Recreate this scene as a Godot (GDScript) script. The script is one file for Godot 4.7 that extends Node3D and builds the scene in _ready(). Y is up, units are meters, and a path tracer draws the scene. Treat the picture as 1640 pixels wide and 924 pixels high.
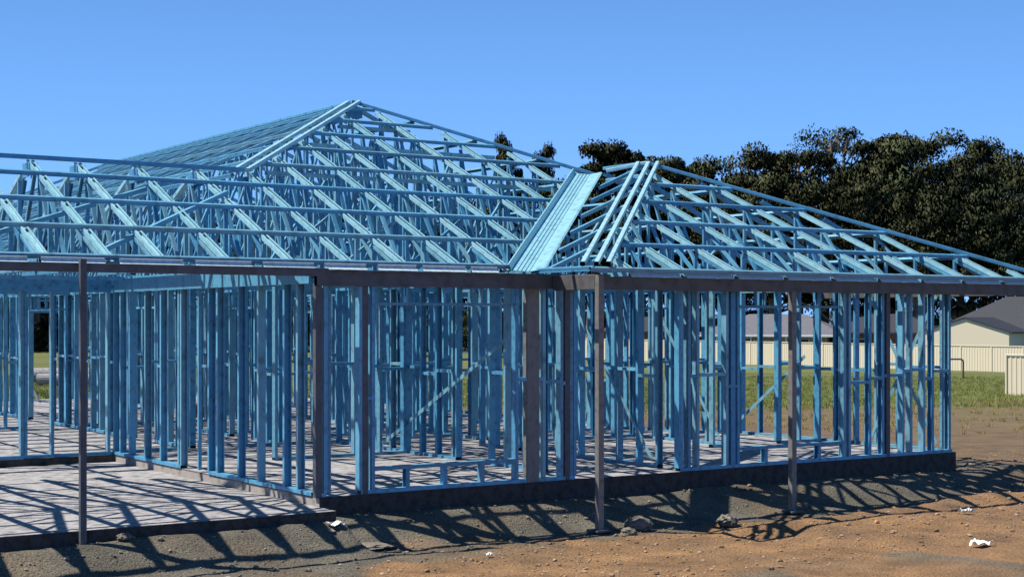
extends Node3D
# Steel house frame on a building site. X runs along the front wall, -Z runs into the house, y = 0 is the top of the house slab.

var rng := RandomNumberGenerator.new()
var used := {}
var profiles := {}
var M := {}
var house: Node3D
const O := Vector3(7.31, 0, -14.5)       # front corner of the house, where its node stands
const T := 0.448                          # slope of the main roof
const TW := 0.43                          # slope of the porch wing roof
const HE := 2.48                          # eave height of the main roof
const HW := 2.42
const VE := 14.35                         # eave line of the main roof
const VW := 13.1
const UA := 10.74                         # ridge of the main roof
const DD := 5.83
const UL := 9.85                          # porch wing eaves
const UR := 17.6
const DW := 3.875

# ---------------------------------------------------------------- helpers
func W(u: float, v: float, y: float) -> Vector3:
	return Vector3(u, y, -v)

func numbered(called: String) -> String:
	if not used.has(called):
		used[called] = 0
		return called
	used[called] += 1
	return "%s_%03d" % [called, used[called]]

func tag(o: Node, label: String, category: String, group := "", kind := "") -> void:
	o.set_meta("label", label)
	if category != "": o.set_meta("category", category)
	if group != "": o.set_meta("group", group)
	if kind != "": o.set_meta("kind", kind)

func base(called: String, at: Vector3, turn := 0.0) -> Node3D:
	var n := Node3D.new()
	n.name = numbered(called)
	add_child(n)
	n.position = at
	n.rotation.y = turn
	return n

func put(parent: Node, called: String, mesh: Mesh, mat: Material, xf := Transform3D.IDENTITY) -> MeshInstance3D:
	var m := MeshInstance3D.new()
	m.name = numbered(called) if parent == self else called
	m.mesh = mesh
	m.material_override = mat
	m.transform = xf
	parent.add_child(m, true)
	return m

func node(parent: Node, called: String) -> Node3D:
	var n := Node3D.new()
	n.name = called
	parent.add_child(n, true)
	return n

func quad(st: SurfaceTool, a: Vector3, b: Vector3, c: Vector3, d: Vector3) -> void:
	var n := (c - a).cross(b - a)
	if n.length_squared() < 1e-14: n = (d - a).cross(c - a)
	n = n.normalized()
	for p in [a, b, c, a, c, d]:
		st.set_normal(n)
		st.add_vertex(p)

func tri(st: SurfaceTool, a: Vector3, b: Vector3, c: Vector3) -> void:
	var n := (c - a).cross(b - a).normalized()
	for p in [a, b, c]:
		st.set_normal(n)
		st.add_vertex(p)

func begin() -> SurfaceTool:
	var st := SurfaceTool.new()
	st.begin(Mesh.PRIMITIVE_TRIANGLES)
	return st

# a section (x, z) drawn out along y from 0 to 1
func extruded(pts: PackedVector2Array) -> ArrayMesh:
	if Geometry2D.is_polygon_clockwise(pts): pts.reverse()
	var st := begin()
	var n := pts.size()
	for i in n:
		var p := pts[i]
		var q := pts[(i + 1) % n]
		var e := (q - p)
		var nn := Vector3(e.y, 0, -e.x).normalized()
		var a := Vector3(p.x, 0, p.y); var b := Vector3(q.x, 0, q.y)
		var c := Vector3(q.x, 1, q.y); var d := Vector3(p.x, 1, p.y)
		for w in [a, b, c, a, c, d]:
			st.set_normal(nn)
			st.add_vertex(w)
	var idx := Geometry2D.triangulate_polygon(pts)
	for y in [0.0, 1.0]:
		for k in range(0, idx.size(), 3):
			for j in 3:
				st.set_normal(Vector3(0, -1 if y == 0.0 else 1, 0))
				st.add_vertex(Vector3(pts[idx[k + j]].x, y, pts[idx[k + j]].y))
	return st.commit()

func make_profiles() -> void:
	var t := 0.004
	# lipped channel: flange 42 along x, web 90 along z, open towards +x
	var cee := func(f: float, w: float, lip: float) -> PackedVector2Array:
		var a := f / 2; var b := w / 2
		return PackedVector2Array([Vector2(-a, -b), Vector2(a, -b), Vector2(a, -b + lip), Vector2(a - t, -b + lip), Vector2(a - t, -b + t), Vector2(-a + t, -b + t),
			Vector2(-a + t, b - t), Vector2(a - t, b - t), Vector2(a - t, b - lip), Vector2(a, b - lip), Vector2(a, b), Vector2(-a, b)])
	profiles.stud = extruded(cee.call(0.042, 0.09, 0.012))
	profiles.chord = extruded(cee.call(0.046, 0.078, 0.022))
	profiles.web = extruded(cee.call(0.03, 0.042, 0.008))
	profiles.plate = extruded(cee.call(0.04, 0.094, 0.004))
	var hat := PackedVector2Array([Vector2(-0.036, 0), Vector2(-0.020, 0), Vector2(-0.015, 0.038), Vector2(0.015, 0.038), Vector2(0.020, 0), Vector2(0.036, 0),
		Vector2(0.036, 0.004), Vector2(0.024, 0.004), Vector2(0.018, 0.042), Vector2(-0.018, 0.042), Vector2(-0.024, 0.004), Vector2(-0.036, 0.004)])
	profiles.hat = extruded(hat)
	var sq := func(a: float, b: float, r: float) -> PackedVector2Array:
		var o := PackedVector2Array()
		for s in [[1, 1, 0], [-1, 1, 1], [-1, -1, 2], [1, -1, 3]]:
			for k in 3:
				var an: float = (s[2] + k / 2.0) * PI / 2
				o.append(Vector2(s[0] * (a / 2 - r) + cos(an) * r, s[1] * (b / 2 - r) + sin(an) * r))
		return o
	profiles.post = extruded(sq.call(0.076, 0.076, 0.008))
	profiles.slim_post = extruded(sq.call(0.06, 0.06, 0.006))
	profiles.column = extruded(sq.call(0.17, 0.09, 0.006))
	profiles.rail = extruded(sq.call(0.052, 0.05, 0.008))
	profiles.beam = extruded(sq.call(0.06, 0.17, 0.006))
	profiles.strap = extruded(sq.call(0.055, 0.003, 0.001))
	profiles.tilt = extruded(PackedVector2Array([Vector2(-0.034, 0), Vector2(0.034, 0.0), Vector2(0.034, 0.004), Vector2(-0.030, 0.004), Vector2(-0.030, 0.03), Vector2(-0.034, 0.03)]))

# one straight steel member from a to b; DEPTH is where the section's z looks
func mem(parent: Node, called: String, prof: String, a: Vector3, b: Vector3, depth: Vector3, mat: Material, off := O) -> MeshInstance3D:
	var d := b - a
	var l := d.length()
	var y := d / l
	var z := (depth - y * depth.dot(y)).normalized()
	var x := y.cross(z)
	return put(parent, called, profiles[prof], mat, Transform3D(Basis(x, d, z), a - off))

func box_mesh(sx: float, sy: float, sz: float, r := 0.008) -> ArrayMesh:   # centred in x and z, from 0 up, edges chamfered
	var st := begin()
	var hx := sx / 2; var hz := sz / 2
	var ring := func(e: float, y: float) -> Array:
		return [Vector3(-hx + e, y, -hz + r), Vector3(-hx + r, y, -hz + e), Vector3(hx - r, y, -hz + e), Vector3(hx - e, y, -hz + r), Vector3(hx - e, y, hz - r), Vector3(hx - r, y, hz - e), Vector3(-hx + r, y, hz - e), Vector3(-hx + e, y, hz - r)]
	var rings := [ring.call(r, 0.0), ring.call(0.0, r), ring.call(0.0, sy - r), ring.call(r, sy)]
	for k in 3:
		for i in 8:
			var j := (i + 1) % 8
			quad(st, rings[k][i], rings[k][j], rings[k + 1][j], rings[k + 1][i])
	for i in range(1, 7):
		tri(st, rings[0][0], rings[0][i + 1], rings[0][i])
		tri(st, rings[3][0], rings[3][i], rings[3][i + 1])
	return st.commit()

func hashed(i: int) -> float:
	return fposmod(sin(i * 127.1 + 3.7) * 43758.5453, 1.0)

func noise_tex(freq: float, stops: Array, size := 512, kind := FastNoiseLite.TYPE_SIMPLEX_SMOOTH, seed_ := 1, octaves := 4) -> NoiseTexture2D:
	var n := FastNoiseLite.new()
	n.noise_type = kind
	n.frequency = freq
	n.seed = seed_
	n.fractal_octaves = octaves
	var g := Gradient.new()
	var offs := PackedFloat32Array(); var cols := PackedColorArray()
	for s in stops:
		offs.append(s[0]); cols.append(s[1])
	g.offsets = offs; g.colors = cols
	var t := NoiseTexture2D.new()
	t.width = size; t.height = size
	t.seamless = true
	t.noise = n
	t.color_ramp = g
	return t

func normal_tex(freq: float, strength: float, size := 512, seed_ := 5) -> NoiseTexture2D:
	var n := FastNoiseLite.new()
	n.frequency = freq
	n.seed = seed_
	n.fractal_octaves = 5
	var t := NoiseTexture2D.new()
	t.width = size; t.height = size
	t.seamless = true
	t.noise = n
	t.as_normal_map = true
	t.bump_strength = strength
	return t

func lin(r: float, g: float, b: float) -> Color:
	return Color(r, g, b).linear_to_srgb()

func mat(c: Color, rough: float, metal := 0.0, tex: Texture2D = null, scale_ := 1.0, nrm: Texture2D = null, nscale := 1.0) -> StandardMaterial3D:
	var m := StandardMaterial3D.new()
	m.albedo_color = c
	m.roughness = rough
	m.metallic = metal
	if tex or nrm:
		m.uv1_triplanar = true
		m.uv1_world_triplanar = true
		m.uv1_scale = Vector3.ONE * scale_
	if tex: m.albedo_texture = tex
	if nrm:
		m.normal_enabled = true
		m.normal_texture = nrm
		m.normal_scale = nscale
	return m

func make_materials() -> void:
	var g := func(v: float) -> Color: return Color(v, v, v)
	var dusty := noise_tex(0.012, [[0.0, Color(0.70, 0.68, 0.64)], [0.40, Color(0.93, 0.93, 0.92)], [1.0, Color(1, 1, 1)]], 512, FastNoiseLite.TYPE_SIMPLEX_SMOOTH, 3)
	M.blue = [mat(lin(0.10, 0.345, 0.57), 0.42, 0.1, dusty, 1.1), mat(lin(0.085, 0.30, 0.52), 0.36, 0.15, dusty, 1.3), mat(lin(0.135, 0.39, 0.60), 0.46, 0.1, dusty, 0.9), mat(lin(0.115, 0.30, 0.45), 0.5, 0.05, dusty, 1.6), mat(lin(0.18, 0.41, 0.56), 0.33, 0.2, dusty, 0.7)]
	M.chord = [mat(lin(0.30, 0.57, 0.70), 0.4, 0.1, dusty, 1.1), mat(lin(0.26, 0.53, 0.66), 0.4, 0.1, dusty, 1.1)]  # paler copy of the blue steel, sunlight on the roof slope put into the colour
	M.post = mat(lin(0.19, 0.187, 0.188), 0.5, 0.1, dusty, 1.2)
	M.sunlit_plinth = mat(lin(0.33, 0.30, 0.285), 0.85, 0.0, dusty, 0.8)  # light copy of the slab concrete, sun on the patio-side face painted in
	M.pale = mat(lin(0.33, 0.58, 0.70), 0.4, 0.1, dusty, 1.0)  # lightened blue steel, the hips' sunlit look painted in
	M.galv = mat(lin(0.64, 0.78, 0.86), 0.45, 0.05, dusty, 2.0)
	var rust := noise_tex(0.008, [[0.0, Color(0.80, 0.77, 0.75)], [0.5, Color(0.93, 0.92, 0.92)], [1.0, Color(1, 1, 1)]], 512, FastNoiseLite.TYPE_SIMPLEX_SMOOTH, 9)
	M.brown = mat(lin(0.108, 0.112, 0.123), 0.55, 0.1, rust, 1.2)
	M.greybrown = mat(lin(0.100, 0.108, 0.130), 0.5, 0.15, rust, 1.2)
	var conc := noise_tex(0.010, [[0.0, Color(0.62, 0.60, 0.58)], [0.4, Color(0.88, 0.86, 0.85)], [0.7, Color(1, 0.99, 0.98)], [1.0, Color(0.86, 0.84, 0.83)]], 1024, FastNoiseLite.TYPE_SIMPLEX_SMOOTH, 12, 6)
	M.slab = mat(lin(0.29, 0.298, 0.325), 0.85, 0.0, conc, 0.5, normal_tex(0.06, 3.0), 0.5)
	M.shaded_slab_edge = mat(lin(0.055, 0.052, 0.052), 0.9, 0.0, conc, 0.8, normal_tex(0.05, 6.0), 0.6)  # slab concrete darkened, shade of the front faces put into the colour
	M.stone = mat(lin(0.17, 0.16, 0.14), 0.9, 0.0, conc, 2.0, normal_tex(0.05, 5.0), 0.7)
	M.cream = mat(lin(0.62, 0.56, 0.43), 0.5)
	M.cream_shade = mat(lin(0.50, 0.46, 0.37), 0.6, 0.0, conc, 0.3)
	M.white = mat(lin(0.78, 0.78, 0.76), 0.5)
	M.roof_dark = mat(lin(0.026, 0.029, 0.042), 0.6, 0.0, dusty, 0.5)
	M.roof_grey = mat(lin(0.13, 0.135, 0.165), 0.6, 0.0, dusty, 0.5)
	M.brick = mat(lin(0.26, 0.12, 0.085), 0.85, 0.0, conc, 0.5)
	M.glass = mat(lin(0.02, 0.025, 0.03), 0.1)
	M.bark = mat(lin(0.22, 0.19, 0.155), 0.9, 0.0, conc, 0.6)
	M.pipe = mat(lin(0.10, 0.09, 0.08), 0.5, 0.3)

# ---------------------------------------------------------------- terrain
var bumps := FastNoiseLite.new()
var patches := FastNoiseLite.new()
var fine := FastNoiseLite.new()
const FWD := Vector2(0.558, 0.830)

func smooth(a: float, b: float, x: float) -> float:
	var t := clampf((x - a) / (b - a), 0, 1)
	return t * t * (3 - 2 * t)

func ground_height(u: float, v: float) -> float:
	var s := u * FWD.x + v * FWD.y
	var h := -0.5 - 1.0 * smooth(24, 95, s)
	# the ground lies a little higher along the slab, a trench runs before it
	var front: float = 14.1 if u < 7.31 else 14.5
	h += 0.27 * smooth(front - 0.9, front - 0.1, v) * (1 - smooth(20.5, 24.0, u))
	h += 0.10 * smooth(12.9, 12.6, v) * smooth(11.4, 11.9, u + 0.4 * sin(v * 3.0)) * smooth(10.2, 12.0, v)
	h += 0.12 * exp(-pow((u - 15.6) / 1.3, 2) - pow((v - 12.55) / 0.28, 2))
	var k := smooth(200, 30, s)
	h += bumps.get_noise_2d(u, v) * 0.07 * k + fine.get_noise_2d(u * 1.7, v * 1.7) * 0.022 * k + fine.get_noise_2d(u * 5.1 + 30, v * 5.1) * 0.016 * smooth(40, 20, s)
	return h

func ground_color(u: float, v: float) -> Color:
	var s := u * FWD.x + v * FWD.y
	var side := u * FWD.y - v * FWD.x
	var n := patches.get_noise_2d(u, v)
	var f := fine.get_noise_2d(u * 2.3 + 40, v * 2.3)
	var f2 := fine.get_noise_2d(u * 6.3 + 90, v * 6.3 + 11)
	var gravel := Color(0.105, 0.099, 0.082)
	var dirt := Color(0.225, 0.13, 0.062)
	var brown := Color(0.145, 0.098, 0.056)
	var grass := Color(0.125, 0.155, 0.035)
	var dry := Color(0.16, 0.125, 0.062)
	var edge := 13.25 + n * 0.9 + f * 0.5 - 2.2 * smooth(7.6, 5.2, u) - 0.5 * smooth(13, 16, u)
	var c := dirt.lerp(gravel, smooth(edge - 0.15, edge + 0.2, v))
	# grey spills on the orange dirt
	c = c.lerp(gravel, 0.8 * smooth(0.22, 0.42, patches.get_noise_2d(u * 1.3 + 77, v * 1.3)))
	c = c.lerp(brown, 0.5 * smooth(-0.1, 0.5, patches.get_noise_2d(u * 2.1 + 17, v * 2.1 - 5)))
	c = c.lerp(brown, smooth(17.5, 18.6, u + n))
	c = c.lerp(dry, smooth(20, 34, u + n * 9) * 0.75)
	c = c.lerp(grass, smooth(38.5, 47, s + n * 10 + f * 5 - 0.25 * side))
	var path_band := smooth(3.2, 1.2, absf(s - 52 - n * 3 + 0.1 * side)) * smooth(14, 17, side)
	c = c.lerp(Color(0.13, 0.10, 0.078), path_band * 0.8)
	c = c.lerp(dry, smooth(0.05, 0.5, n) * smooth(40, 55, s) * 0.35)
	var k := 1.0 + f * 0.38 + f2 * 0.34
	return Color(c.r * k, c.g * k, c.b * k)

func build_ground() -> void:
	bumps.frequency = 0.16; bumps.seed = 4; bumps.fractal_octaves = 3
	patches.frequency = 0.22; patches.seed = 21; patches.fractal_octaves = 4
	fine.frequency = 0.5; fine.seed = 8; fine.fractal_octaves = 3
	var us := PackedFloat32Array(); var vs := PackedFloat32Array()
	var x := -2.0
	while x < 24.0:
		us.append(x); x += 0.09
	var st_ := 0.12
	while x < 700:
		us.append(x); x += st_; st_ *= 1.06
	x = -2.0; st_ = 0.15
	while x > -500:
		x -= st_; us.insert(0, x); st_ *= 1.12
	x = 9.5
	while x < 17.5:
		vs.append(x); x += 0.07
	st_ = 0.1
	while x < 700:
		vs.append(x); x += st_; st_ *= 1.045
	x = 9.5; st_ = 0.1
	while x > -60:
		x -= st_; vs.insert(0, x); st_ *= 1.2
	var nu := us.size(); var nv := vs.size()
	var pos := PackedVector3Array(); var nrm := PackedVector3Array(); var col := PackedColorArray()
	var hs := PackedFloat32Array()
	hs.resize(nu * nv)
	for j in nv:
		for i in nu:
			hs[j * nu + i] = ground_height(us[i], vs[j])
	for j in nv:
		for i in nu:
			var u := us[i]; var v := vs[j]
			pos.append(Vector3(u, hs[j * nu + i], -v))
			var i0 := maxi(i - 1, 0); var i1 := mini(i + 1, nu - 1); var j0 := maxi(j - 1, 0); var j1 := mini(j + 1, nv - 1)
			var du := (hs[j * nu + i1] - hs[j * nu + i0]) / (us[i1] - us[i0])
			var dv := (hs[j1 * nu + i] - hs[j0 * nu + i]) / (vs[j1] - vs[j0])
			nrm.append(Vector3(-du, 1, dv).normalized())
			col.append(ground_color(u, v))
	var idx := PackedInt32Array()
	for j in nv - 1:
		for i in nu - 1:
			var a := j * nu + i
			idx.append_array(PackedInt32Array([a, a + nu, a + 1, a + 1, a + nu, a + nu + 1]))
	var arr := []
	arr.resize(Mesh.ARRAY_MAX)
	arr[Mesh.ARRAY_VERTEX] = pos; arr[Mesh.ARRAY_NORMAL] = nrm; arr[Mesh.ARRAY_COLOR] = col; arr[Mesh.ARRAY_INDEX] = idx
	var am := ArrayMesh.new()
	am.add_surface_from_arrays(Mesh.PRIMITIVE_TRIANGLES, arr)
	var grain := noise_tex(0.05, [[0.0, Color(0.45, 0.45, 0.45)], [0.35, Color(0.8, 0.79, 0.77)], [0.6, Color(0.97, 0.96, 0.94)], [1.0, Color(1, 1, 1)]], 1024, FastNoiseLite.TYPE_SIMPLEX_SMOOTH, 31, 6)
	var gm := mat(Color(1, 1, 1), 0.95, 0.0, grain, 0.45, normal_tex(0.07, 9.0, 1024), 0.9)
	gm.vertex_color_use_as_albedo = true
	var g := put(self, "ground", am, gm)
	tag(g, "orange dirt and grey gravel ground of the building site", "", "", "structure")

func pebble(seed_: int) -> ArrayMesh:
	var r := RandomNumberGenerator.new()
	r.seed = seed_
	var s := SphereMesh.new()
	s.radial_segments = 6; s.rings = 3; s.radius = 0.5; s.height = 0.8
	var a := s.get_mesh_arrays()
	var v: PackedVector3Array = a[Mesh.ARRAY_VERTEX]
	var idx: PackedInt32Array = a[Mesh.ARRAY_INDEX]
	var seen := {}
	for i in v.size():
		var key: Vector3 = v[i].snapped(Vector3.ONE * 0.01)
		if not seen.has(key): seen[key] = r.randf_range(0.72, 1.2)
		v[i] = v[i] * seen[key]
	var st := begin()
	for k in range(0, idx.size(), 3):
		tri(st, v[idx[k]], v[idx[k + 1]], v[idx[k + 2]])
	return st.commit()

func multi(called: String, mesh: Mesh, mt: Material, xfs: Array, cols: PackedColorArray, label: String) -> void:
	var mm := MultiMesh.new()
	mm.transform_format = MultiMesh.TRANSFORM_3D
	mm.use_colors = true
	mm.mesh = mesh
	mm.instance_count = xfs.size()
	for i in xfs.size():
		mm.set_instance_transform(i, xfs[i])
		mm.set_instance_color(i, cols[i])
	var n := MultiMeshInstance3D.new()
	n.name = numbered(called)
	n.multimesh = mm
	n.material_override = mt
	add_child(n, true)
	tag(n, label, "", "", "stuff")

func scatter() -> void:
	var r := RandomNumberGenerator.new()
	r.seed = 77
	var vm := mat(Color(1, 1, 1), 0.95)
	vm.vertex_color_use_as_albedo = true
	var xfs := []; var cols := PackedColorArray()
	while xfs.size() < 6500:
		var v := r.randf_range(10.5, 15.8)
		var u := r.randf_range(2.5, 21.0)
		if v > 14.0 and u < 7.3: continue
		if v > 14.4 and u < 17.3: continue
		var z := 0.007 * pow(r.randf(), -0.42)
		if z > 0.035: continue
		var b := Basis(Vector3.UP, r.randf() * TAU).scaled(Vector3(z, z * r.randf_range(0.5, 0.9), z * r.randf_range(0.7, 1.2)) * 2.0)
		xfs.append(Transform3D(b, Vector3(u, ground_height(u, v) + z * 0.3, -v)))
		var c := ground_color(u, v)
		var k := r.randf_range(0.7, 1.5)
		var w := r.randf() * 0.5
		cols.append(Color(lerpf(c.r, 0.3, w) * k, lerpf(c.g, 0.28, w) * k, lerpf(c.b, 0.25, w) * k))
	multi("gravel", pebble(3), vm, xfs, cols, "loose gravel and clods of dirt on the ground before the slab")
	# grass: crossed blades in small tufts
	var st := begin()
	for k in 9:
		var a := r.randf() * TAU
		var o := Vector3(r.randf_range(-0.12, 0.12), 0, r.randf_range(-0.12, 0.12))
		var side := Vector3(cos(a), 0, sin(a)) * 0.014
		var lean := Vector3(r.randf_range(-0.08, 0.08), r.randf_range(0.10, 0.22), r.randf_range(-0.08, 0.08))
		tri(st, o - side, o + side, o + lean)
	var tuft := st.commit()
	xfs = []; cols = PackedColorArray()
	var gm := mat(Color(1, 1, 1), 0.9)
	gm.vertex_color_use_as_albedo = true
	while xfs.size() < 30000:
		var s := r.randf_range(32, 92)
		var q := r.randf_range(-0.36, 0.36) * s
		var u := s * FWD.x + q * FWD.y
		var v := s * FWD.y - q * FWD.x
		if u < 17.6 and v < 37.5: continue
		var c := ground_color(u, v)
		if c.r > c.g * 1.22 and r.randf() > 0.10: continue
		var z := r.randf_range(0.3, 0.8)
		xfs.append(Transform3D(Basis(Vector3.UP, r.randf() * TAU).scaled(Vector3.ONE * z), Vector3(u, ground_height(u, v) - 0.01, -v)))
		var k := r.randf_range(0.7, 1.4)
		var dryness := r.randf_range(0.8, 1.4) if c.r < c.g * 1.1 else r.randf_range(1.3, 1.8)
		cols.append(Color(0.15 * k * dryness, 0.19 * k, 0.045 * k))
	multi("grass", tuft, gm, xfs, cols, "rough green and yellow grass between the house and the cream fence")

# ---------------------------------------------------------------- the house frame
func steel(i: int) -> Material:
	return M.blue[int(hashed(i) * 4.999)]

var count := 0

# a wall of studs from (u0, v0) to (u1, v1). OPEN: [from, to, sill, head] along the wall; sill 0 = a doorway
func wall(u0: float, v0: float, u1: float, v1: float, spacing: float, open := [], at := [], noggin := 1.12, brace := []) -> Node3D:
	var w := node(house, "wall_frame")
	var a := W(u0, v0, 0); var b := W(u1, v1, 0)
	var l := a.distance_to(b)
	var d := (b - a) / l
	var across := d.cross(Vector3.UP)
	var top := 2.30
	var inside := func(s: float) -> Array:
		for o in open:
			if s > o[0] + 0.03 and s < o[1] - 0.03: return o
		return []
	mem(w, "top_plate", "plate", a + Vector3.UP * (top + 0.02), b + Vector3.UP * (top + 0.02), across, steel(count))
	var s0 := 0.0
	var cuts := open.duplicate()
	cuts.append([l, l, 0.0, 0.0])
	for o in cuts:                       # the bottom plate stops at doorways
		if o[2] > 0.01: continue
		if o[0] - s0 > 0.05: mem(w, "bottom_plate", "plate", a + d * s0 + Vector3.UP * 0.02, a + d * o[0] + Vector3.UP * 0.02, across, steel(count + 1))
		s0 = o[1]
	var ss := []
	if at.size() > 0:
		ss = at.duplicate()
	else:
		var k := int(ceil(l / spacing))
		for i in k + 1: ss.append(clampf(l * i / k, 0.022, l - 0.022))
	for o in open:
		for e in [o[0], o[1]]:
			if e > 0.02 and e < l - 0.02: ss.append(e)
	ss.sort()
	var prev := -1.0
	for s in ss:
		count += 1
		var o: Array = inside.call(s)
		var turn: Vector3 = across if hashed(count * 3) > 0.25 else -across
		var p: Vector3 = a + d * s
		if o.is_empty():
			mem(w, "stud", "stud", p + Vector3.UP * 0.04, p + Vector3.UP * top, turn, steel(count))
			if prev >= 0 and noggin > 0 and s - prev > 0.12 and s - prev < 0.9 and inside.call((s + prev) / 2).is_empty():
				var q: Vector3 = Vector3.UP * (noggin + (hashed(count) - 0.5) * 0.16)
				mem(w, "noggin", "plate", a + d * (prev + 0.02) + q, p - d * 0.02 + q, across, steel(count + 5))
			prev = s
		else:
			if o[2] > 0.05: mem(w, "cripple_stud", "stud", p + Vector3.UP * 0.04, p + Vector3.UP * (o[2] - 0.02), turn, steel(count))
			if o[3] < top - 0.1: mem(w, "cripple_stud", "web", p + Vector3.UP * (o[3] + 0.02), p + Vector3.UP * top, turn, steel(count))
	for o in open:
		if o[2] > 0.05: mem(w, "window_sill", "plate", a + d * o[0] + Vector3.UP * o[2], a + d * o[1] + Vector3.UP * o[2], across, steel(count))
		if o[3] > 0.1: mem(w, "window_head" if o[2] > 0.05 else "door_head", "web", a + d * o[0] + Vector3.UP * o[3], a + d * o[1] + Vector3.UP * o[3], across, steel(count))
	for q in brace:
		mem(w, "brace", "strap", a + d * q[0] + Vector3.UP * q[1] - across * 0.05, a + d * q[2] + Vector3.UP * q[3] - across * 0.05, across, M.blue[4])
	return w

func top_at(line: Array, s: float) -> float:
	for i in line.size() - 1:
		if s >= line[i].x - 1e-4 and s <= line[i + 1].x + 1e-4:
			return lerpf(line[i].y, line[i + 1].y, clampf((s - line[i].x) / maxf(line[i + 1].x - line[i].x, 1e-4), 0, 1))
	return line[-1].y

# a truss in an upright plane: LINE = (s, y) of its top chord, s along DIR from the point FROM
func truss(from: Vector3, dir: Vector3, line: Array, bottom: float, panel: float, b0: float, b1: float) -> void:
	count += 1
	var id := count
	var t := node(house, "roof_truss")
	var up := Vector3.UP
	var P := func(s: float, y: float) -> Vector3: return from + dir * s + up * y
	var out := dir.cross(up)
	for i in line.size() - 1:
		var lift := -0.066
		mem(t, "top_chord", "chord", P.call(line[i].x, line[i].y + lift), P.call(line[i + 1].x, line[i + 1].y + lift), -out, M.chord[(id + i) % 2])
	if line.size() == 3:
		for g in [-1.0, 1.0]:
			put(t, "gusset", profiles.gusset, M.blue[1], Transform3D(Basis(dir, up, out), P.call(line[1].x, line[1].y - 0.24) + out * 0.045 * g - O))
	if b1 - b0 < 0.4: return
	mem(t, "bottom_chord", "chord", P.call(b0, bottom), P.call(b1, bottom), out, steel(id * 7 + 3))
	var k := maxi(1, int(round((b1 - b0) / panel)))
	for i in k + 1:
		var s := lerpf(b0 + 0.03, b1 - 0.03, float(i) / k)
		var y := top_at(line, s) - 0.12
		var side: Vector3 = out * (0.03 if i % 2 == 0 else -0.03)
		if y - bottom > 0.22:
			mem(t, "web", "web", P.call(s, bottom) + side, P.call(s, y) + side, out, steel(id * 7 + i + 9))
		if i < k:
			var s2 := lerpf(b0 + 0.03, b1 - 0.03, float(i + 1) / k)
			var y2 := top_at(line, s2) - 0.12
			if y2 >= y and y2 - bottom > 0.25:
				mem(t, "web", "web", P.call(s, bottom) - side, P.call(s2, y2) - side, out, steel(id * 7 + i + 21))
			elif y - bottom > 0.25:
				mem(t, "web", "web", P.call(s, y) - side, P.call(s2, bottom) - side, out, steel(id * 7 + i + 21))

func batten(a: Vector3, b: Vector3, normal: Vector3) -> void:
	count += 1
	if a.distance_to(b) < 0.25: return
	mem(house, "roof_batten", "hat", a - normal * 0.05, b - normal * 0.05, normal, steel(count))

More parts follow.
